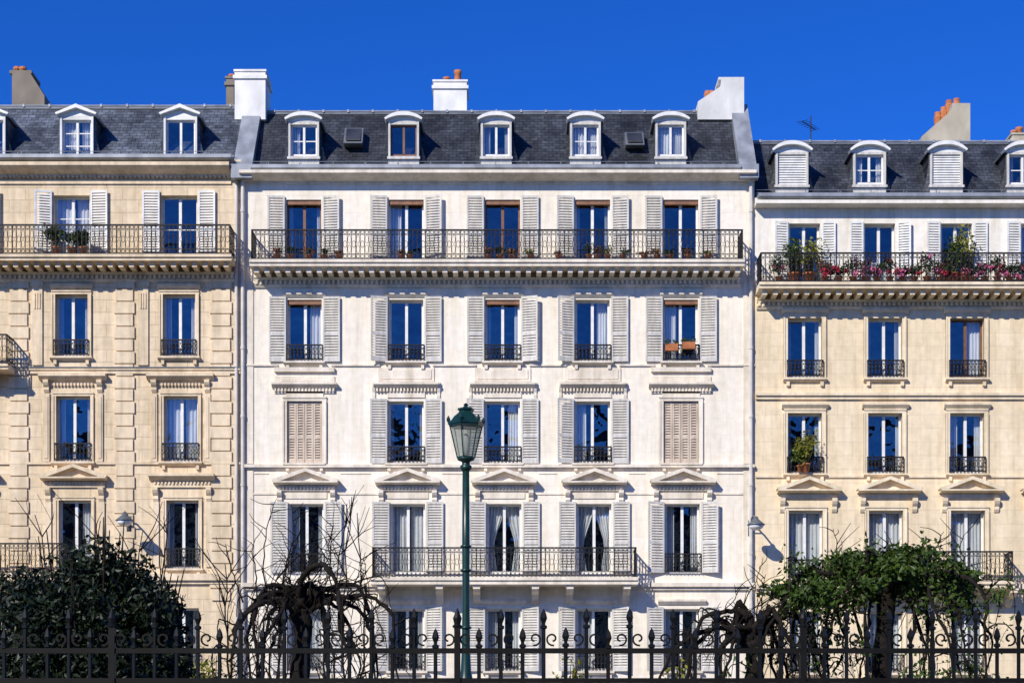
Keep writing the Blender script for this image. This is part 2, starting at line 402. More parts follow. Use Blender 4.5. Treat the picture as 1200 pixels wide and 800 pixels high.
def dormer(B,pc,ph,ptop,pspr,pbot,wh,wt,wb,style='arch',yf=.3,yb=2.4,bars=0,frame='frame',curt='rand',blindfill=None,skirt=True):
    xc=X(pc,yf); hw=ph/S*(D+yf)/D; zt=Z(ptop,yf-.12); zs=Z(pspr,yf); zb=Z(pbot,yf)-.12
    w=wh/S; o=(xc-w,xc+w,Z(wb,yf),Z(wt,yf)); body=hw*.86
    fm=M['shutC'] if style!='ped' else M['white']
    tr=B.g('dormer_fronts',fm)
    zs=max(zs,o[3]+.07)
    wall_grid(tr,xc-body,xc+body,zb,zs,yf,[o],.14)
    if blindfill: 
        sh=B.g('shutters',M[blindfill]); n=int((o[3]-o[2])/.07); h=(o[3]-o[2])/n
        for i in range(n): z=o[2]+i*h; sh.prism_x([(yf+.03,z+.004),(yf+.036,z),(yf+.075,z+h*.95),(yf+.065,z+h*.99)],o[0],o[1])
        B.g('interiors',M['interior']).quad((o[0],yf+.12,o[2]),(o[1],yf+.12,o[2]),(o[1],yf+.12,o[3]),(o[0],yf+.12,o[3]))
    else: window(B,*o,curt=curt,y=yf,rev=.14,frame=frame,bars=bars,fw=.045)
    tr.use(fm)
    tr.box(xc-body-.03,xc+body+.03,yf-.06,yf+.02,o[2]-.10,o[2]-.03)
    for s_ in(-1,1):
        xx=xc+s_*(body+w)/2; tr.box(xx-.03,xx+.03,yf-.03,yf+.02,o[2]-.02,zs-.03)
    ck=B.g('dormer_cheeks',B.slate)
    for x in(xc-body,xc+body): ck.quad((x,yf,zb),(x,yf,zs),(x,yb,zs),(x,yb,zb))
    n=14; h=zt-.09-zs
    def curve(hw_,zbase,hh):
        if style=='ped': return [(xc-hw_,zbase),(xc,zbase+hh),(xc+hw_,zbase)]
        return [(xc-hw_+2*hw_*i/n,zbase+hh*(1-abs(-1+2*i/n)**2.3)) for i in range(n+1)]
    inn=curve(hw,zs,h); out=curve(hw*1.06,zs+.05,h+.06)
    B.g('dormer_fronts',M['frame']).prism_y(inn[::-1],yf+.004,yf+.06)
    for part,m,ya,yb_ in(('dormer_fronts',M['frame'],yf-.14,yf+.22),('dormer_tops',M['zinc'],yf+.22,yb)):
        mb=B.g(part,m); k=len(inn)
        for i in range(k-1): mb.prism_y([inn[i],inn[i+1],out[i+1],out[i]],ya,yb_)
    if skirt:
        sk=B.g('dormer_cheeks',B.slate)
        for s_ in(-1,1):
            pts=[(xc+s_*body,zs-.05)]; 
            for i in range(7):
                t=i/6; pts.append((xc+s_*(body+.02+.28*t**2.2),zs-.05-(zs-.05-zb)*t))
            pts.append((xc+s_*body,zb))
            vs=[(p[0],yf+.03+.25*abs(p[0]-xc-s_*body)*3,p[1]) for p in pts]
            sk.add(vs,[tuple(range(len(vs)))])
def chimney(name,x0,x1,y0,y1,z0,z1,mat,pots=(),cap=True,poly=None):
    e=empty(name); mb=MB().use(M[mat])
    if poly: mb.prism_y(poly,y0,y1)
    else: mb.box(x0,x1,y0,y1,z0,z1)
    if cap and not poly: mb.box(x0-.05,x1+.05,y0-.05,y1+.05,z1-.22,z1-.12); mb.box(x0-.03,x1+.03,y0-.03,y1+.03,z1,z1+.06)
    mb.build('stack',e)
    if pots:
        p=MB().use(M['terra']); p.smooth=True
        for px_,py_,h in pots: p.lathe(px_,py_,[(.11,z1-.05),(.13,z1+.06),(.10,z1+h*.75),(.12,z1+h*.8),(.12,z1+h),(.08,z1+h)],10)
        p.build('chimney_pots',e)
    return e
def mansard(B,x0,x1,ze,zt,yb,rc=True):
    r=B.g('roof',B.slate)
    n=6; pr=[]
    for i in range(n+1):
        t=i/n; pr.append((.12+(yb-.12)*(t**.92),ze+(zt-ze)*t))
    for i in range(n): r.quad((x0,pr[i][0],pr[i][1]),(x1,pr[i][0],pr[i][1]),(x1,pr[i+1][0],pr[i+1][1]),(x0,pr[i+1][0],pr[i+1][1]))
    r.use(M['zincd']); r.quad((x0,yb,zt),(x1,yb,zt),(x1,6.5,zt+.6),(x0,6.5,zt+.6)); r.quad((x0,6.5,zt+.6),(x1,6.5,zt+.6),(x1,12,zt-.2),(x0,12,zt-.2))
    z=B.g('roof_flashing',M['zincd'])
    z.box(x0,x1,yb-.06,yb+.05,zt-.05,zt+.045); z.use(M['zinc']); z.tube([(x0,yb-.05,zt+.04),(x1,yb-.05,zt+.04)],.03,6)
    k=int((x1-x0)/.75)
    for i in range(k): xx=x0+(i+.5)*(x1-x0)/k; z.box(xx-.03,xx+.03,yb-.09,yb+.3,zt+.0,zt+.085)
    for x in(x0,x1):
        r.add([(x,p[0],p[1]) for p in pr]+[(x,6.5,zt+.6),(x,12,zt-.2),(x,12,ze)],[tuple(range(len(pr)+3))])
    g=B.g('gutter',M['zinc']); g.prism_x([(-.42,ze+.02),(-.42,ze-.08),(-.36,ze-.12),(-.2,ze-.12),(-.16,ze-.02),(.16,ze+.03),(.16,ze+.05),(-.38,ze-.02)],x0,x1)
    k=int((x1-x0)/.9)
    for i in range(k): xx=x0+(i+.5)*(x1-x0)/k; g.box(xx-.012,xx+.012,-.435,.2,ze+.03,ze+.05); 
    z.use(M['zincd']); z.box(x0,x1,.10,.16,ze+.10,ze+.16)
    for h in(.13,.22): z.tube([(x0,-.05,ze+h),(x1,-.05,ze+h)],.010,4)
    for i in range(k): xx=x0+(i+.5)*(x1-x0)/k; z.box(xx-.01,xx+.01,-.06,-.04,ze,ze+.23)
def body(B,x0,x1,zt,depth=12):
    w=B.g('walls',B.wall)
    w.quad((x0,0,0),(x0,depth,0),(x0,depth,zt),(x0,0,zt)); w.quad((x1,0,0),(x1,0,zt),(x1,depth,zt),(x1,depth,0)); w.quad((x0,depth,0),(x1,depth,0),(x1,depth,zt),(x0,depth,zt))
def groundfloor(B,cols,ops):
    for c in cols:
        o=(X(c)-.6,X(c)+.6,.55,3.0); ops.append(o); window(B,*o,curt='sides')
    
# ================================================================= CENTRAL BUILDING
B=Bld('apartment_building','wallC','trimC','slateC')
x0,x1=X(283),X(884); cols=[357,476,589,694.5,798]
ops=[]
def op(c,h,t,b): return (X(c-h),X(c+h),Z(b),Z(t))
r5=[op(c+(-1 if c<400 else 0),20.5,234,312) for c in cols]
r4=[op(c,20,351,424) for c in cols]
r3=[op(c,20.5,470,543) for c in cols]
r2=[op(c+2,20,590,672) for c in cols]
r1=[op(c+1,20,713,786) for c in cols]
cur5=['thin','left','none','thin','none']; cur4=['right','none','thin','right','left']; cur3=['','thin','right','left','']; cur2=['sides','full','drape','drape','sides']; cur1=['full','thin','sides','left','sides']
bl4=[1,0,1,0,1]
for i in range(5):
    ops+= [r5[i],r4[i],r3[i],r2[i],r1[i]]
    window(B,*r5[i],curt=cur5[i],blind=True,frame='frame' if i not in(0,2) else 'framed'); shutter_pair(B,r5[i][0],r5[i][1],Z(308),Z(230),.5,'shutC')
    window(B,*r4[i],curt=cur4[i],blind=bl4[i]); shutter_pair(B,r4[i][0],r4[i][1],Z(424),Z(348),.5,'shutC')
    guard(B,r4[i][0],r4[i][1],r4[i][2]+.02,Z(405))
    if i in(0,4): closed_shutters(B,*r3[i],'shutB')
    else:
        window(B,*r3[i],curt=cur3[i],bars=0); shutter_pair(B,r3[i][0],r3[i][1],Z(543),Z(467.5),.5,'shutC'); guard(B,r3[i][0],r3[i][1],r3[i][2]+.02,Z(524))
    window(B,*r2[i],curt=cur2[i],bars=0); shutter_pair(B,r2[i][0],r2[i][1],Z(671),Z(588),.5,'shutC')
    if i in(0,4): guard(B,r2[i][0],r2[i][1],r2[i][2]+.02,Z(649))
    window(B,*r1[i],curt=cur1[i]); shutter_pair(B,r1[i][0],r1[i][1],Z(786),Z(711),.5,'shutC'); guard(B,r1[i][0],r1[i][1],r1[i][2]+.02,Z(765))
    for rr in(r4,r3,r1): sill(B,rr[i][0],rr[i][1],rr[i][2]-.003,.16,.10,.10)
    xc=X(cols[i]); 
    if i in(0,4):
        surround(B,*r3[i][:4],w=.13,p=.035)
        for (a,b,p_) in((431,436,.10),(441,461,.035)): course(B,xc-.88,xc+.88,Z(a),Z(b),p_)
        course(B,xc-.80,xc+.80,Z(443.5),Z(458.5),.05)
        dentils(B,xc-.7,xc+.7,Z(446),Z(449),.045,.075,.05,.04)
    else:
        course(B,xc-.82,xc+.82,Z(431),Z(447),.035); course(B,xc-.74,xc+.74,Z(433.5),Z(444.5),.055)
        for s in(-1,1): console(B,xc+s*.95,.09,Z(448),.5,.10)
    profile(B,xc-.95,xc+.95,[(.2,Z(449)),(.2,Z(451.5)),(.08,Z(455))])
    dentils(B,xc-.9,xc+.9,Z(455.3),Z(459),.02,.09,.05,.045)
    course(B,xc-.55,xc+.55,Z(459),Z(466),.035)
    profile(B,xc-.62,xc+.62,[(.10,Z(343)),(.10,Z(345.5)),(.03,Z(348.5))])
    xc=X(cols[i]+2)
    pediment(B,xc,.94,Z(568.5),Z(548.5,-.2))
    course(B,xc-.85,xc+.85,Z(569.2),Z(575),.07); dentils(B,xc-.82,xc+.82,Z(569.5),Z(573),.06,.12,.05,.05)
    for s in(-1,1): console(B,xc+s*.78,.14,Z(575),.34,.18)
    course(B,xc-.6,xc+.6,Z(577),Z(584),.03)
    xc=X(cols[i]+1); profile(B,xc-.7,xc+.7,[(.12,Z(702)),(.12,Z(704.5)),(.04,Z(708))])
groundfloor(B,cols,ops)
wall_grid(B.g('walls',B.wall),x0,x1,0,Z(200),0,ops,.24); body(B,x0,x1,Z(200))
course(B,x0,x1,Z(212),Z(216),.05)
profile(B,x0,x1,[(.45,Z(199.5,-.4)),(.45,Z(203,-.4)),(.34,Z(206,-.3)),(.12,Z(212,-.1))])
for a,b,p_ in((544.5,548,.13),(548,550,.07),(683,687.5,.16),(687.5,691,.08),(427,429,.05),(577.5,579.5,.025),(330,332,.03),(554,555.2,.02)): 
    if a in(427,577.5,554):
        hw_=31 if a!=554 else 42
        xs=[x0]+[v for c in cols for v in(X(c-hw_),X(c+hw_))]+[x1]
        for k in range(0,len(xs)-1,2): course(B,xs[k],xs[k+1],Z(a),Z(b),p_)
    else: course(B,x0,x1,Z(a),Z(b),p_)
for a,b in((286,297),(871,881)):
    for (t,bb) in((332,543),(551,683)): course(B,X(a),X(b),Z(t),Z(bb),.03)
pr=.85; bx0,bx1=X(292,-pr),X(873,-pr)
balcony(B,bx0,bx1,Z(268.5,-pr),Z(303.5,-pr),Z(311,-pr),pr); big_cornice(B,bx0+.03,bx1-.03,Z(311,-pr),pr)
pr=.9; zsb=Z(684,-pr)
balcony(B,X(434,-pr),X(748,-pr),Z(641,-pr),Z(675.5,-pr),zsb,pr,brackets=[X(v) for v in(449,516,559,627,667,733)],bh=.5)
ze=Z(199); zt=Z(133,1.9)
mansard(B,X(296),X(866),ze,zt,1.9)
for c in(356,473,581.5,686,786): dormer(B,c,21,131.5,142,190,15.5,146,183,'arch',bars=1 if c in(356,686) else 0,frame='framed' if c==473 else 'frame',curt={473:'none',356:'left',581.5:'sides',686:'full',786:'full'}[c])
sk=B.g('skylights',M['zincd'])
for c,t,b in((415,151,174),(743,156,176)):
    yy=.95; sk.use(M['zincd']); 
    xa,xb=X(c-11,yy),X(c+11,yy); za,zb_=Z(b,yy),Z(t,yy)
    sk.prism_x([(yy-.45,za),(yy-.38,za+.06),(yy+.02,zb_+.03),(yy+.3,zb_),(yy+.3,za)],xa,xb)
    sk.use(M['glass']); sk.quad((xa+.06,yy-.42,za+.12),(xb-.06,yy-.42,za+.12),(xb-.06,yy-.03,zb_-.0),(xa+.06,yy-.03,zb_-.0))
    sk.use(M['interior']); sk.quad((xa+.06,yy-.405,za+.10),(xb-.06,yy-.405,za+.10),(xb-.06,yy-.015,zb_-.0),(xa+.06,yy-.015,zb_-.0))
pw=B.g('party_walls',M['zinc'])
for a,b in((274,296),(866,886)):
    xa,xb=X(a),X(b)
    pw.prism_x([(-.1,ze-.25),(-.1,ze+.12),(1.9,zt+.28),(6.5,zt+.85),(12,zt),(12,ze-.3)],xa,xb)
    pw.box(xa-.03,xb+.03,-.36,-.1,ze-.35,ze+.05)
    pw.box(xa+.12,xa+.17,-.115,-.1,ze-.2,ze+.1)
dp=B.g('downpipes',M['pipe']); 
for px_ in(284.5,880):
    xx=X(px_,-.1); dp.tube([(xx,-.1,ze-.3),(xx,-.1,.1)],.055,8)
    for k in range(9): dp.tube([(xx,-.1,1.5+k*2),(xx,-.1,1.58+k*2)],.07,8)
B.finish()

# ================================================================= LEFT BUILDING
B=Bld('apartment_building','wallL','trimL','slateL')
x0,x1=X(-260),X(283)-.002; cols=[210,84,-42,-168]
ops=[]
for i,c in enumerate(cols):
    a5=op(c,21,229,305); a4=op(c,19,345,418); a3=op(c+2,20,464,541); a2=op(c+4,19,586,666); a1=op(c+4,19,712,786)
    ops+=[a5,a4,a3,a2,a1]
    window(B,*a5,curt=['none','full','sides','thin'][i],bars=2 if i==1 else 1); shutter_pair(B,a5[0],a5[1],Z(303),Z(224),.5,'shutW')
    window(B,*a4,curt=['thin','thin','full','sides'][i]); guard(B,a4[0],a4[1],a4[2]+.02,Z(399)); surround(B,*a4,w=.11,p=.04); sill(B,a4[0],a4[1],a4[2]-.003)
    window(B,*a3,curt=['full','thin','full','sides'][i]); guard(B,a3[0],a3[1],a3[2]+.02,Z(520)); surround(B,*a3,w=.10,p=.03); sill(B,a3[0],a3[1],a3[2]-.003)
    window(B,*a2,curt=['thin','right','full','sides'][i]); surround(B,*a2,w=.10,p=.03)
    if i==0: guard(B,a2[0],a2[1],a2[2]+.02,Z(643)); sill(B,a2[0],a2[1],a2[2]-.003)
    window(B,*a1,curt='sides'); guard(B,a1[0],a1[1],a1[2]+.02,Z(765)); sill(B,a1[0],a1[1],a1[2]-.003)
    xc=X(c); profile(B,xc-.62,xc+.62,[(.12,Z(333)),(.12,Z(335.5)),(.04,Z(339))])
    xc=X(c+2)
    profile(B,xc-.98,xc+.98,[(.22,Z(438.5)),(.22,Z(442)),(.08,Z(446))]); dentils(B,xc-.6,xc+.6,Z(449),Z(452.5),.02,.07,.05,.045)
    for s in(-1,1):
        console(B,xc+s*.78,.15,Z(446),.34,.17); course(B,xc+s*.78-.09,xc+s*.78+.09,Z(461),Z(541),.05)
        course(B,xc+s*.78-.045,xc+s*.78+.045,Z(465),Z(537),.07)
    xc=X(c+4)
    if i%2==0:
        profile(B,xc-.95,xc+.95,[(.28,Z(556)),(.28,Z(559)),(.1,Z(563.5))]); course(B,xc-.88,xc+.88,Z(563.5),Z(571),.06); dentils(B,xc-.85,xc+.85,Z(564),Z(567.5),.055,.10,.05,.05)
    else:
        pediment(B,xc,.96,Z(563.5),Z(543.5,-.2)); course(B,xc-.88,xc+.88,Z(564.2),Z(571),.06); dentils(B,xc-.85,xc+.85,Z(564.3),Z(567.5),.055,.10,.05,.05)
    for s in(-1,1): console(B,xc+s*.78,.15,Z(571),.42,.18); course(B,xc+s*.78-.09,xc+s*.78+.09,Z(588),Z(664),.05)
for pc in([259,148-2,22,-104,-230]):
    mb=B.g('quoins',B.trim); w=.30 if pc!=259 else .32
    z=Z(704); k=0
    while z<Z(328)-.05:
        z2=min(z+.365,Z(328))
        ww=w if k%2 else w*.84
        mb.box(X(pc)-ww,X(pc)+ww,-.055,.05,z+.022,z2-.014); z=z2; k+=1
    if pc!=259:
        course(B,X(pc+22)-.15,X(pc+22)+.15,Z(332),Z(428),.05); course(B,X(pc+22)-.18,X(pc+22)+.18,Z(330),Z(336),.09)
        for s in(-.07,0,.07): course(B,X(pc+22)+s-.018,X(pc+22)+s+.018,Z(344),Z(362),.075)
groundfloor(B,cols,ops)
wall_grid(B.g('walls',B.wall),x0,x1,0,Z(187),0,ops,.24); body(B,x0,x1,Z(187))
xe=X(271)
course(B,x0,x1-.02,Z(431.5),Z(434),.10); course(B,x0,x1-.02,Z(434),Z(438),.06,mat=B.trim); 
for a,b,p_ in((541.5,544,.06),(672,680,.16),(680,684,.08)): course(B,x0,x1-.02,Z(a),Z(b),p_)
course(B,x0,x1-.02,Z(430.7),Z(431.5),.13,mat=M['zincd'],part='string_flashing')
profile(B,x0,xe,[(.45,Z(190,-.4)),(.45,Z(194,-.4)),(.30,Z(199,-.3)),(.10,Z(205,-.1)),(.06,Z(208))]); dentils(B,x0,xe,Z(205.5),Z(209.5),.02,.12,.07,.06); course(B,x0,xe,Z(213),Z(216),.05)
pr=.85; balcony(B,x0,X(271,-pr),Z(262.5,-pr),Z(297.5,-pr),Z(304.5,-pr),pr); big_cornice(B,x0,X(271,-pr)-.03,Z(304.5,-pr),pr)
pr=.85; balcony(B,X(-120,-pr),X(74,-pr),Z(636,-pr),Z(671,-pr),Z(680,-pr),pr,brackets=[X(v) for v in(60,10,-30,-100)],bh=.5)
pr=.8; balcony(B,X(-85,-pr),X(9,-pr),Z(391,-pr),Z(426,-pr),Z(432,-pr),pr,brackets=[X(-5),X(-78)],bh=.45)
ze=Z(187); zt=Z(126.5,1.9); mansard(B,x0,X(274)-.01,ze,zt,1.9)
for c in(211.5,90,-13,-154): dormer(B,c,23,122.5,136,187,17,140.5,185,'ped',bars=2 if c==90 else 0,curt='full' if c==90 else 'none',skirt=True)
B.g('downpipes',M['pipe']).tube([(X(277,-.08),-.08,ze-.3),(X(277,-.08),-.08,.1)],.05,8)
B.finish()

# ================================================================= RIGHT BUILDING
B=Bld('apartment_building','wallR','trimR','slateR')
x0,x1=X(884)+.002,X(1460); cols=[943,1037,1133,1229,1325,1421]
ops=[]; ops5=[]
for i,c in enumerate(cols):
    c5=c-[0,6,12,14,14,14][i]
    a5=op(c5,18,262,338); a4=op(c,20,373,443); a3=op(c,20,484,555); a2=op(c+1,20,598,678); a1=op(c+1,19,716,788)
    ops5.append(a5); ops+=[a4,a3,a2,a1]
    window(B,*a5,curt=['none','half','thin','sides','none','none'][i]); shutter_pair(B,a5[0],a5[1],Z(336),Z(260),.4,'shutW')
    window(B,*a4,curt=['thin','thin','right','sides','left','none'][i],frame='framed' if i==2 else 'frame'); guard(B,a4[0],a4[1],a4[2]+.02,Z(423)); surround(B,*a4,w=.12,p=.04); sill(B,a4[0],a4[1],a4[2]-.003)
    window(B,*a3,curt=['thin','thin','sides','sides','left','none'][i]); guard(B,a3[0],a3[1],a3[2]+.02,Z(536)); surround(B,*a3,w=.12,p=.04); sill(B,a3[0],a3[1],a3[2]-.003,h=.08)
    window(B,*a2,curt=['full','full','full','sides','full','sides'][i]); surround(B,*a2,w=.12,p=.04)
    if i==0: guard(B,a2[0],a2[1],a2[2]+.02,Z(656)); sill(B,a2[0],a2[1],a2[2]-.003)
    window(B,*a1,curt='full'); guard(B,a1[0],a1[1],a1[2]+.02,Z(767)); surround(B,*a1,w=.12,p=.03); sill(B,a1[0],a1[1],a1[2]-.003)
    xc=X(c); profile(B,xc-.68,xc+.68,[(.14,Z(362)),(.14,Z(364.5)),(.05,Z(368))]); profile(B,xc-.68,xc+.68,[(.14,Z(472.5)),(.14,Z(475)),(.05,Z(479))])
    xc=X(c+4); pediment(B,xc,.92,Z(578),Z(558,-.2)); course(B,xc-.84,xc+.84,Z(578.7),Z(584),.06); 
    for s in(-1,1): console(B,xc+s*.76,.14,Z(584),.40,.17)
groundfloor(B,cols,ops)
wall_grid(B.g('walls',B.wall),x0,x1,0,Z(330),0,ops,.24)
ops5=[(a,b,Z(338),d) for a,b,c,d in ops5]
aw=B.g('attic_wall',M['atticR']); wall_grid(aw,x0,x1,Z(338),Z(232),-.012,ops5,.25)
body(B,x0,x1,Z(232))
for a,b,p_ in((461,464,.13),(464,468,.07),(557,559.5,.05),(684,690,.16),(690,694,.08)): course(B,x0+.03,x1,Z(a),Z(b),p_)
profile(B,x0,x1,[(.4,Z(234,-.4)),(.4,Z(238,-.4)),(.14,Z(243,-.1))],mat=M['atticR'])
pr=.85; balcony(B,X(890,-pr),x1,Z(295.5,-pr),Z(330,-pr),Z(337,-pr),pr); big_cornice(B,X(890,-pr)+.03,x1,Z(337,-pr),pr)
pr=.85; balcony(B,X(993,-pr),X(1190,-pr),Z(645.5,-pr),Z(680,-pr),Z(688.5,-pr),pr,brackets=[X(v) for v in(1005,1070,1105,1180)],bh=.5)
ze=Z(232); zt=Z(168,1.9); mansard(B,x0+.06,x1,ze,zt,1.9)
for j,c in enumerate((928,1019,1109,1199,1290,1380)): dormer(B,c,22.5,165.5,179,230,16.5,181,216,'arch',blindfill='shutW' if j in(0,2) else None,curt='sides',bars=1)
B.finish()

# ================================================================= BUILDINGS ACROSS THE SQUARE (behind the viewpoint)
B=Bld('apartment_building','wallL','trimL','slateC')
yb=-78; Hh=19.5
mbw=B.g('walls',B.wall); ops=[]
for i in range(26):
    for j in range(6):
        xx=-39+i*3; zz=1+j*3.1; ops.append((xx,xx+1.1,zz,zz+2.0))
xs=sorted({-42,42,*[o[0] for o in ops],*[o[1] for o in ops]}); zs=sorted({0,Hh,*[o[2] for o in ops],*[o[3] for o in ops]})
for i in range(len(xs)-1):
    for j in range(len(zs)-1):
        cx=(xs[i]+xs[i+1])/2; cz=(zs[j]+zs[j+1])/2
        inside=any(o[0]<cx<o[1] and o[2]<cz<o[3] for o in ops)
        yy=yb-.3 if inside else yb
        mbw.use(M['interior'] if inside else B.wall)
        mbw.quad((xs[i+1],yy,zs[j]),(xs[i],yy,zs[j]),(xs[i],yy,zs[j+1]),(xs[i+1],yy,zs[j+1]))
mbw.use(B.wall); mbw.box(-42,42,yb-12,yb-.31,0,Hh)
for z in(4,10.1,16.3): mbw.box(-42.1,42.1,yb-.1,yb+.5,z-.1,z)
rr=B.g('roof',B.slate); rr.prism_x([(yb,Hh),(yb-2,Hh+4),(yb-10,Hh+4.6),(yb-12,Hh)],-42,42)
for k in range(9): rr.box(-38+k*9.3,-36.2+k*9.3,yb-8,yb-6.5,Hh+3,Hh+U(5.5,7.5))
B.finish()

# ================================================================= CHIMNEYS
y=3.0
chimney('chimney',X(508,y),X(547,y),y,y+.9,Z(140,y),Z(96,y),'white',pots=[(X(523,y),y+.4,.28),(X(536,y),y+.4,.5)])
chimney('chimney',X(275,1.5),X(311,1.5),1.5,2.6,Z(140,1.5),Z(84,1.5),'white')
chimney('chimney',X(265,2.7),X(274,2.7),2.7,3.7,Z(140,2.7),Z(92,2.7),'brownch',pots=[(X(269,2.7),3.2,.3)])
y=1.6; f=lambda p,q:(X(p,y),Z(q,y))
chimney('chimney',0,0,y,y+.9,0,Z(92,y),'white',poly=[f(818,140),f(818,119),f(845,101),f(845,93.5),f(842,93.5),f(842,90.5),f(872,90.5),f(872,140)])
p=MB().use(M['terra']); 
for q in(829,834): p.lathe(X(q,2.1),2.1,[(.09,Z(119,2.1)),(.11,Z(112,2.1)),(.08,Z(107,2.1))],10)
p.build('chimney_pot')
y=3.0; f=lambda p,q:(X(p,y),Z(q,y))
chimney('chimney',0,0,y,y+1,0,Z(84,y),'brownch',poly=[f(14,135),f(14,86),f(11,86),f(11,82.5),f(37,82.5),f(37,86),f(35.5,86),f(52,112),f(52,135)],pots=None)
chimney('chimney',0,0,y,y+1,0,Z(120,y),'beigech',poly=[f(1080,175),f(1080,160),f(1110,134),f(1116,126),f(1116,121),f(1137,121),f(1137,175)])
p=MB().use(M['terra']); 
for q,h in((1099,132),(1106,126),(1112,118),(1121,116)): p.lathe(X(q,3.5),3.5,[(.10,Z(150,3.5)),(.13,Z(h+6,3.5)),(.10,Z(h+4,3.5)),(.10,Z(h,3.5))],10)
for q in(20,27): p.lathe(X(q,3.5),3.5,[(.10,Z(84,3.5)),(.13,Z(82,3.5)),(.10,Z(79,3.5))],10)
p.build('chimney_pot')
chimney('chimney',X(1186,y),X(1225,y),y,y+1,Z(180,y),Z(158,y),'beigech',pots=[(X(1194,y),y+.5,.3),(X(1200,y),y+.5,.4)])
a=MB().use(M['iron']); ya=2.5; xx=X(950,ya); a.tube([(xx,ya,Z(175,ya)),(xx,ya,Z(136,ya))],.02,5)
a.tube([(xx-.3,ya-.2,Z(145,ya)),(xx+.2,ya+.3,Z(148,ya))],.014,4)
for k in range(7): t=k/6; cx=xx-.3+.5*t; cy=ya-.2+.5*t; cz=Z(145,ya)-.075*t; a.tube([(cx-.16+.01*k,cy+.1,cz),(cx+.16-.01*k,cy-.1,cz)],.009,3)
a.build('tv_antenna')

# ================================================================= WALL LAMPS
for px_,py_ in((146,608),(886,613)):
    e=empty('wall_lamp'); m=MB().use(M['zincd']); m.smooth=True
    yl=-.85; xl=X(px_,yl); zl=Z(py_,yl); xw=xl-.05
    m.box(xw-.07,xw+.07,-.06,.02,zl-.25,zl+.2)
    m.tube([(xw,-.03,zl+.05),(xw,-.3,zl+.22),(xw,-.6,zl+.25),(xl,yl,zl+.17)],.028,8); m.tube([(xw,-.03,zl-.15),(xw,-.45,zl+.2)],.018,6)
    m.build('arm',e)
    m=MB().use(M['zincd']); m.smooth=True
    m.lathe(xl,yl,[(.05,zl+.2),(.08,zl+.12),(.22,zl),(.27,zl-.04),(.25,zl-.05)],18); m.build('shade',e)
    m=MB().use(M['curtain']); m.smooth=True; m.lathe(xl,yl,[(.23,zl-.052),(.20,zl-.12),(.12,zl-.18),(.03,zl-.2)],16); m.build('bowl',e)

# ================================================================= PLANTS ON BALCONIES
def cloud(mb,c,r,n,sz,hollow=.3,squash=None):
    c=Vector(c); sd=Vector((R()*50,R()*50,R()*50))
    for _ in range(n):
        d=Vector((random.gauss(0,1),random.gauss(0,1),random.gauss(0,1))).normalized()
        k=(hollow+(1-hollow)*R()**.6)*(.62+.75*noise.noise(d*1.7+sd)+.35)
        mb.leaf(c+Vector((d.x*r[0],d.y*r[1],d.z*r[2]))*k,sz*U(.7,1.3))
def potted(name,x,y,z,w,h,leaf='leafgreen',n=160,sz=.045,pot=.22,petal=None,pn=None):
    e=empty(name); m=MB().use(M['terra']); m.smooth=True
    m.lathe(x,y,[(pot*.33,z),(pot*.45,z+pot*.85),(pot*.52,z+pot*.86),(pot*.52,z+pot),(pot*.4,z+pot)],12); m.build('pot',e)
    m=MB().use(M['bark'])
    for _ in range(6): m.tube([(x,y,z+pot*.9),(x+U(-.2,.2)*w,y+U(-.2,.2)*w,z+pot+h*.4),(x+U(-.4,.4)*w,y+U(-.3,.3)*w,z+pot+h*U(.6,.95))],[.010,.007,.003],4)
    m.build('stems',e)
    m=MB().use(M[leaf])
    for _ in range(3): cloud(m,(x+U(-.2,.2)*w,y+U(-.1,.1)*w,z+pot+h*U(.35,.65)),(w*.36,w*.3,h*.38),n//3,sz)
    if petal:
        m.use(M[petal]); pn=pn or n//4
        for _ in range(3): cloud(m,(x+U(-.35,.35)*w,y+U(-.25,.0),z+pot*.6+h*U(.1,.9)),(w*.18,w*.18,h*.18),pn//3,sz*.85,.1)
    m.build('foliage',e)
zC=Z(303.5,-.85)+.003; zR=Z(330,-.85)+.003; zL=Z(297.5,-.85)+.003
for px_,w,h,l in((325,.35,.25,'leafdry'),(340,.5,.3,'leafgreen'),(362,.4,.3,'leafyel'),(380,.3,.2,'leafgreen'),(397,.3,.15,'leafdry'),(470,.35,.15,'leafdry'),(480,.3,.12,'leafgreen'),(572,.45,.25,'leafdry'),(586,.4,.3,'leafgreen'),(600,.4,.2,'leafdry'),(622,.4,.2,'leafyel'),(655,.35,.12,'leafdry'),(690,.5,.35,'leafgreen'),(700,.4,.3,'leafdry'),(712,.4,.3,'leafyel'),(730,.5,.15,'leafgreen'),(755,.45,.1,'leafdry'),(770,.4,.2,'leafdry'),(785,.4,.15,'leafgreen'),(806,.45,.25,'leafdry'),(830,.45,.15,'leafyel')):
    potted('potted_plant',X(px_,-.55),-.55,zC,w,h,l,110,.035,.2,'petalr' if R()<.25 else None)
for px_,w,h in((66,.8,.75),(84,.9,.55),(98,.5,.6)): potted('potted_shrub',X(px_,-.5),-.5,zL,w,h,'leafgreen',420,.05,.28)
for px_,w,h,l in((930,.7,1.0,'leafgreen'),(948,.9,1.35,'leafyel'),(1131,.9,1.45,'leafyel'),(1118,.5,1.1,'leafgreen')): potted('potted_shrub',X(px_,-.45),-.45,zR,w,h,l,420,.055,.35)
for k,px_ in enumerate((912,965,985,998,1012,1027,1041,1056,1072,1086,1099,1112,1126,1140,1154,1168,1182,1196,1212)):
    potted('flowering_plant',X(px_,-.5)+U(-.06,.06),-.55,zR,U(.45,.65),U(.3,.75),random.choice(['leafgreen','leafgreen','leafdry']),190,.048,.22,random.choice(['petalr','petalp']),pn=random.choice([60,120,190]))
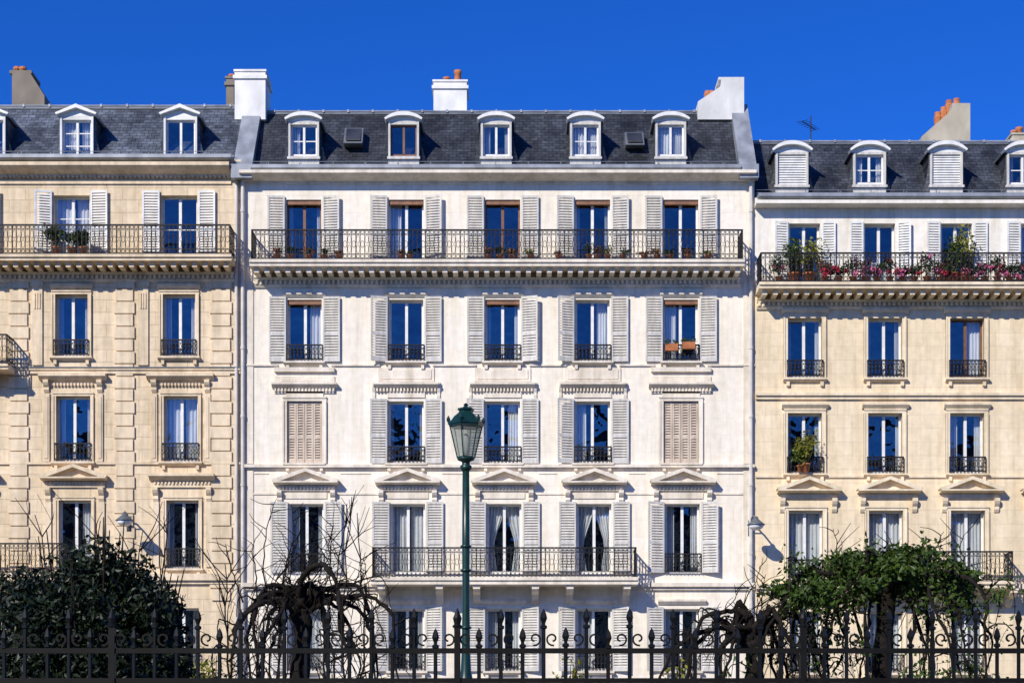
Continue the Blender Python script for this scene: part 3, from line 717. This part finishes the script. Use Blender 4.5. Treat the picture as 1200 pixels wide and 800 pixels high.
potted('potted_shrub',X(945,-.3),-.28,Z(553,-.28),.75,1.0,'leafyel',600,.05,.25)
potted('potted_shrub',X(938,-.3),-.25,Z(553,-.28),.6,.6,'leafgreen',300,.05,.2)
def winbox(px_,py_):
    e=empty('window_box'); m=MB().use(M['terra']); xx=X(px_,-.2); z=Z(py_,-.2)
    m.prism_x([(-.28,z+.2),(-.12,z+.2),(-.14,z),(-.26,z)],xx-.18,xx+.18); m.build('box',e)
    m=MB().use(M['leafgreen']); 
    for q in(-.11,.11): cloud(m,(xx+q,-.2,z+.25),(.12,.09,.09),50,.035)
    m.build('foliage',e)
for a_,b_ in((787,411),(807,409)): winbox(a_,b_)

# ================================================================= STREET LAMP
yl=-21; xl=X(546,yl); zz=lambda p:Z(p,yl); k=(D+yl)/D/S
e=empty('street_lamp'); m=MB().use(M['lampgreen']); m.smooth=True
m.lathe(xl,yl,[(.26,0),(.26,.25),(.22,.3),(.2,1.0),(.23,1.05),(.23,1.12),(.15,1.3),(.13,2.6),(.17,2.68),(.17,2.78),(.12,2.95),(.09,3.1),(8*k*.62,zz(760)),(7*k*.6,zz(700)),(.066,zz(640)),(.058,zz(548))],16)
m.build('pole',e)
m=MB().use(M['lampgreen']); m.smooth=True
m.lathe(xl,yl,[(.058,zz(552)),(.10,zz(549)),(.10,zz(546)),(.065,zz(544)),(.07,zz(541)),(.14,zz(539)),(.15,zz(537)),(.13,zz(536))],16)
for q in(640,668,735): m.lathe(xl,yl,[(.06,zz(q+2)),(.095,zz(q+1)),(.095,zz(q-1)),(.06,zz(q-2))],14)
m.build('collar',e)
nb=6; m=MB().use(M['lampgreen']); rb=10.5*k; rt=19.5*k; z0=zz(536); z1=zz(499)
for j in range(nb):
    an=2*math.pi*j/nb+.26; an2=2*math.pi*(j+1)/nb+.26
    a0=(xl+rb*math.cos(an),yl+rb*math.sin(an),z0); a1=(xl+rt*math.cos(an),yl+rt*math.sin(an),z1); b0=(xl+rb*math.cos(an2),yl+rb*math.sin(an2),z0); b1=(xl+rt*math.cos(an2),yl+rt*math.sin(an2),z1)
    m.tube([a0,a1],.014,4); m.tube([a0,b0],.014,4); m.tube([a1,b1],.02,4)
m.lathe(xl,yl,[(rt*1.0,z1-.01),(rt*1.12,z1+.02),(rt*1.10,z1+.07),(rt*.95,zz(494)),(rt*.72,zz(488)),(rt*.45,zz(483.5)),(rt*.42,zz(481.5)),(rt*.52,zz(480.5)),(rt*.5,zz(478.5)),(rt*.2,zz(477)),(.03,zz(475.5)),(.045,zz(474)),(.01,zz(472))],6,.26)
for j in range(6):
    an=2*math.pi*j/6+.26; m.lathe(xl+rt*1.08*math.cos(an),yl+rt*1.08*math.sin(an),[(.02,z1+.05),(.035,z1+.1),(.005,z1+.16)],6)
m.build('lantern_frame',e)
lg,nt,out=newmat('lamp_glass'); t=N(nt,'ShaderNodeBsdfTransparent'); t.inputs[0].default_value=(.70,.74,.72,1); g=N(nt,'ShaderNodeBsdfPrincipled'); g.inputs['Base Color'].default_value=(.42,.43,.40,1); g.inputs['Roughness'].default_value=.1
mx=N(nt,'ShaderNodeMixShader'); mx.inputs[0].default_value=.3; nt.links.new(t.outputs[0],mx.inputs[1]); nt.links.new(g.outputs[0],mx.inputs[2]); nt.links.new(mx.outputs[0],out.inputs[0])
m=MB().use(lg); m.lathe(xl,yl,[(rb*.96,z0+.01),(rt*.96,z1-.01)],6,.26); m.build('lantern_glass',e)
m=MB().use(M['white']); m.smooth=True; m.lathe(xl,yl,[(.03,zz(534)),(.05,zz(528)),(.08,zz(520)),(.05,zz(511)),(.02,zz(508))],12); m.build('bulb',e)

# ================================================================= PARK FENCE
yf=-40; m=MB().use(M['ironpark']); zf=lambda p:Z(p,yf); e=empty('park_fence')
sp=.1265; n=64
for i in range(-n,n+1):
    x=i*sp+X(536,yf)+U(-.003,.003)
    tall=i%2==0; tp=(zf(713) if tall else zf(735))+U(-.006,.006)
    m.lathe(x,yf,[(.0115,.15),(.0115,tp-.12),(.020,tp-.115),(.020,tp-.10),(.010,tp-.095),(.010,tp-.085),(.021,tp-.055),(.014,tp-.025),(.001,tp)],6)
    if tall:
        for s in(-1,1):
            pts=[]; zc=zf(748)
            for q in range(15): a=-1.8+q*.46; rr=.040*(1-q*.050); pts.append((x+s*(.012+.040-rr*math.cos(a)),yf,zc+rr*math.sin(a)))
            m.tube(pts,.0075,4)
    if i%16==0: m.box(x-.018,x+.018,yf-.022,yf+.022,0,zf(735)); m.lathe(x,yf,[(.026,zf(735)),(.03,zf(733)),(.018,zf(731)),(.026,zf(724)),(.003,zf(712))],8)
for zc in(zf(762),zf(797),.35): m.box(-n*sp,n*sp,yf-.012,yf+.012,zc-.015,zc+.015)
m.build('ironwork',e)
m=MB().use(M['trimR']); m.box(-9,9,yf-.15,yf+.15,0,.15); m.build('plinth',e)

# ================================================================= TREES AND SHRUBS
def cr(pts,k=4):
    P=[Vector(p) for p in pts]; P=[P[0]*2-P[1]]+P+[P[-1]*2-P[-2]]; o=[]
    for i in range(1,len(P)-2):
        for j in range(k):
            t=j/k; a,b,c,d=P[i-1],P[i],P[i+1],P[i+2]
            o.append(.5*((2*b)+(c-a)*t+(2*a-5*b+4*c-d)*t*t+(3*b-a-3*c+d)*t**3))
    o.append(P[-2]); return o
def jit(a): return Vector((U(-a,a),U(-a,a),U(-a,a)))
def weeping(name,px_,d,ptop,hwpx,nb=11,leaves=0,shoots=6,leafm='leafgreen',drop=1.9,dens=.22,seed=1,thick=1.0,sh=1.0):
    random.seed(seed)
    y=d-D; x=X(px_,y); zt=Z(ptop,y); Rr=hwpx*d/2000; e=empty(name)
    m=MB().use(M['bark']); m.smooth=True
    crown=zt-.50
    tp=cr([(x,y,0),(x+.07,y,1.0),(x-.06,y+.03,2.0),(x+.04,y,crown-.3),(x,y,crown)],5)
    m.tube(tp,[.18-.06*i/len(tp)+.016*math.sin(i*2.1) for i in range(len(tp))],8)
    for _ in range(7): c=Vector((x,y,crown))+Vector((U(-.14,.14),U(-.12,.12),U(-.12,.18))); m.lathe(c.x,c.y,[(.02,c.z-.10),(.08,c.z-.04),(.09,c.z+.03),(.03,c.z+.09)],7)
    lf=[]
    for b in range(nb):
        # arching limbs, fanned mostly to the two sides
        a=(0 if b%2 else math.pi)+U(-1.15,1.15); r=Rr*(U(.55,1.15) if b%3 else U(.25,.6)); ca,sa=math.cos(a),math.sin(a); up=U(.05,.5)
        pts=[Vector((x,y,crown-.1)),Vector((x+ca*r*.2,y+sa*r*.2,crown+up*.7))+jit(.09),Vector((x+ca*r*.45,y+sa*r*.45,crown+up))+jit(.13),Vector((x+ca*r*.72,y+sa*r*.72,crown+up*.6))+jit(.13),Vector((x+ca*r*.95,y+sa*r*.95,crown-.25))+jit(.12),Vector((x+ca*r*1.06,y+sa*r*1.06,crown-drop*.45))+jit(.15),Vector((x+ca*r*U(.9,1.2),y+sa*r,crown-drop*U(.6,1.1)))]
        pp=[p+jit(.02) for p in cr(pts,5)]; rad=[(.050*(1-i/len(pp))**.9+.007+(.012 if i%5==3 else 0))*thick for i in range(len(pp))]
        m.tube(pp,rad,6); lf+=pp[4:]
        for q in range(4,len(pp)):
            if R()<dens:
                s=pp[q]; L=U(.3,1.1); sx=1 if ca>0 else -1
                o=Vector((sx*U(-.1,.7),U(-.3,.3),U(.05,.45)))
                w=[s,s+o*L*.5+jit(.05),s+o*L*.85+Vector((0,0,-L*.2))+jit(.06),s+o*L*1.05+Vector((U(-.18,.18),0,-L*.8))]
                ww=[p+jit(.012) for p in cr(w,4)]; m.tube(ww,[.014*(1-i/len(ww))+.0042 for i in range(len(ww))],4)
                lf+=ww[2:]
                for _k in range(2):
                    s=ww[random.randrange(2,len(ww)-1)]; m.tube(cr([s,s+jit(.15),s+jit(.25)+Vector((U(-.2,.2),0,-.1))],3),.0042,3)
    for _ in range(shoots):
        a=R()*6.28; s=Vector((x+math.cos(a)*U(.1,.95)*Rr,y+math.sin(a)*.3,crown+.10)); hgt=U(.4,1.15)*sh; lean=U(-.5,.5)
        w=[s,s+Vector((lean*.25+U(-.1,.1),0,hgt*.35)),s+Vector((lean*.6+U(-.12,.12),0,hgt*.7)),s+Vector((lean,0,hgt))]; ww=[p+jit(.015) for p in cr(w,4)]; m.tube(ww,[.012*(1-i/len(ww))+.004 for i in range(len(ww))],4)
        for q in range(3,len(ww)-1):
            if R()<.6:
                o=Vector((U(-.4,.4),U(-.2,.2),U(.05,.35))); v=cr([ww[q],ww[q]+o*.5+jit(.04),ww[q]+o],3); m.tube(v,[.006*(1-i/len(v))+.0032 for i in range(len(v))],3)
    m.build('trunk_and_branches',e)
    if leaves:
        m=MB().use(M[leafm])
        for _ in range(leaves):
            p=random.choice(lf); 
            if p.z<crown-.35 and R()<.75: continue
            m.leaf(p+Vector((random.gauss(0,.09),random.gauss(0,.09),random.gauss(.02,.09))),U(.03,.06))
        for _ in range(26):
            a=R()*6.28; r=Rr*U(.1,1.0); cloud(m,(x+math.cos(a)*r,y+math.sin(a)*r,crown+.38-.55*(r/Rr)**2+U(-.14,.16)),(U(.15,.36),.3,U(.10,.24)),leaves//24,.05,.1)
        m.build('foliage',e)
weeping('weeping_tree',352,25,674,98,16,shoots=14,seed=21,dens=.20,thick=.95,sh=1.4)
weeping('weeping_tree',882,25,710,92,14,shoots=7,seed=25,dens=.20,thick=.95)
weeping('weeping_tree',1035,25,648,118,18,leaves=8500,shoots=7,dens=.26,seed=9,thick=.9)
random.seed(77)

def shrub(name,px_,d,ptop,hw,nleaf,leafm,sz,seed=3,tw=26,rz=None):
    y=d-D; x=X(px_,y); zt=Z(ptop,y); r=hw*d/2000; e=empty(name)
    rz=rz or zt*.5; zc=zt-rz*.96
    m=MB().use(M['bark']); m.smooth=True
    for k_ in range(tw):
        a=R()*6.28; rr=r*U(.1,.85); top=zc+rz*math.sqrt(max(.05,1-(rr/r)**2))+U(0,.30 if k_%2 else .1)
        pts=cr([(x+U(-.1,.1),y+U(-.1,.1),0),(x+math.cos(a)*rr*.4,y+math.sin(a)*rr*.4,top*.4),(x+math.cos(a)*rr*.8,y+math.sin(a)*rr*.8,top*.75),(x+math.cos(a)*rr*1.05,y+math.sin(a)*rr,top)],5)
        m.tube(pts,[.03*(1-i/len(pts))+.003 for i in range(len(pts))],5)
    m.build('stems',e)
    m=MB().use(M[leafm]); sd=Vector((seed,seed*2,seed*.7))
    clumps=[]
    for _ in range(80):
        d3=Vector((random.gauss(0,1),random.gauss(0,1),random.gauss(.2,1))).normalized(); q=.84+.42*noise.noise(d3*2.1+sd)
        clumps.append((Vector((x+d3.x*r*q*.85,y+d3.y*r*q*.85,zc+d3.z*rz*q*.88)),U(.18,.36)))
    for _ in range(nleaf):
        if R()<.35:
            d3=Vector((random.gauss(0,1),random.gauss(0,1),random.gauss(0,1))).normalized(); q=R()**.4*.85*(.85+.5*noise.noise(d3*2.1+sd))
            p=Vector((x+d3.x*r*q,y+d3.y*r*q,zc+d3.z*rz*q))
        else:
            c,cr_=random.choice(clumps); d3=Vector((random.gauss(0,1),random.gauss(0,1),random.gauss(0,1))).normalized(); p=c+d3*cr_*R()**.45
        if p.z<.1: continue
        m.leaf(p,sz*U(.7,1.3))
    m.build('foliage',e)
shrub('evergreen_shrub',112,16,630,130,62000,'leafdark',.036,rz=1.5)
shrub('evergreen_shrub',-20,18,672,115,16000,'leafdark',.040,8,rz=1.6)
shrub('garden_shrub',672,27,788,42,5000,'leafyel',.045,5,12)
shrub('garden_shrub',245,24,772,26,3500,'leafyel',.045,6,10)
shrub('garden_shrub',1090,23,768,54,6000,'leafgreen',.045,9,12)
shrub('garden_shrub',800,27,772,30,3000,'leafyel',.045,11,10)
for g_,tops in(((60,95,150,176),596),((392,404,418),566),((262,),640),((322,300),640)):
    e=empty('bare_sapling'); m=MB().use(M['bark']); y=-32
    for c_ in g_:
        xb=X(c_,y); top=Z(tops+U(0,40),y)
        pts=[p+jit(.02) for p in cr([(X(sum(g_)/len(g_),y)+U(-.1,.1),y,0),(xb+U(-.1,.1),y,1.8),(xb+U(-.1,.1),y,2.8),(xb+U(-.25,.25),y,top)],6)]
        m.tube(pts,[.020*(1-i/len(pts))+.0035 for i in range(len(pts))],5)
        for q in range(6,len(pts)-1):
            for _ in range(2):
                s=pts[q]; o=Vector((U(-.5,.5),U(-.2,.2),U(.1,.6))); ww=cr([s,s+o*.5+jit(.05),s+o],3); m.tube(ww,[.006*(1-i/len(ww))+.0022 for i in range(len(ww))],3)
                if R()<.6: s=ww[3]; m.tube([s,s+Vector((U(-.2,.2),0,U(.1,.3)))],.0028,3)
    m.build('branches',e)

# ================================================================= GROUND
def sheet(name,x0,x1,y0,y1,z,mat):
    m=MB().use(mat); m.quad((x0,y0,z),(x1,y0,z),(x1,y1,z),(x0,y1,z)); return m.build(name)
sheet('ground',-2500,2500,-2500,2500,-.004,simple('park_lawn',(.06,.09,.03),.95,0,.6,.8,bump=.6))
sheet('park_path',-60,60,-62,-42,.004,simple('sandy_gravel',(.36,.31,.23),.95,0,.8,3,bump=.6))
sheet('road',-120,120,-19,-4,.004,simple('asphalt',(.06,.06,.063),.9,0,.75,2,bump=.4))
m=MB().use(simple('pavement_asphalt',(.16,.155,.15),.9,0,.8,1.5,bump=.3)); m.box(-120,120,-3.85,.02,-.1,.13); m.box(-120,120,-24,-19.15,-.1,.13); m.build('pavement')
m=MB().use(simple('granite_kerb',(.34,.33,.32),.8,0,.8,6)); m.box(-120,120,-4,-3.85,-.1,.14); m.box(-120,120,-19.15,-19,-.1,.14); m.build('kerb')
m=MB().use(simple('road_paint',(.75,.75,.73),.7,0,.85,6))
for i in range(-20,20): m.quad((i*6,-11.56,.008),(i*6+3,-11.56,.008),(i*6+3,-11.44,.008),(i*6,-11.44,.008))
m.build('road_marking')

# ================================================================= LIGHT, SKY, CAMERA
dirv=Vector((.72,1,-.84)).normalized(); el=math.asin(-dirv.z); rot=math.atan2(-dirv.x,-dirv.y)
s=bpy.data.lights.new('sun','SUN'); s.energy=5.0; s.angle=math.radians(.5); s.color=(1,.95,.84)
so=bpy.data.objects.new('sun',s); scene.collection.objects.link(so); so.rotation_euler=dirv.to_track_quat('-Z','Y').to_euler()
w=bpy.data.worlds.new('World'); scene.world=w; w.use_nodes=True; nt=w.node_tree; nt.nodes.clear()
sk=nt.nodes.new('ShaderNodeTexSky'); sk.sky_type='NISHITA'; sk.sun_disc=False; sk.sun_elevation=el; sk.sun_rotation=rot
sk.altitude=2500; sk.air_density=1.0; sk.dust_density=0.0; sk.ozone_density=3.5
hs=nt.nodes.new('ShaderNodeHueSaturation'); hs.inputs['Saturation'].default_value=1.25; hs.inputs['Value'].default_value=1.0
mu=nt.nodes.new('ShaderNodeMixRGB'); mu.blend_type='MULTIPLY'; mu.inputs[0].default_value=1; mu.inputs[2].default_value=(.45,1.0,1.95,1)
bg=nt.nodes.new('ShaderNodeBackground'); bg.inputs[1].default_value=.09
o=nt.nodes.new('ShaderNodeOutputWorld'); nt.links.new(sk.outputs[0],hs.inputs['Color']); nt.links.new(hs.outputs[0],mu.inputs[1]); nt.links.new(mu.outputs[0],bg.inputs[0]); nt.links.new(bg.outputs[0],o.inputs[0])
cam=bpy.data.cameras.new('camera'); cam.lens=60; cam.sensor_width=36; cam.shift_y=(HZ-400)/S/30; cam.clip_end=6000; cam.clip_start=.1
co=bpy.data.objects.new('camera',cam); scene.collection.objects.link(co); co.location=(0,-D,CZ); co.rotation_euler=(math.radians(90),0,0); scene.camera=co
scene.view_settings.view_transform='Standard'; scene.view_settings.look='None'; scene.view_settings.exposure=0; scene.view_settings.gamma=1
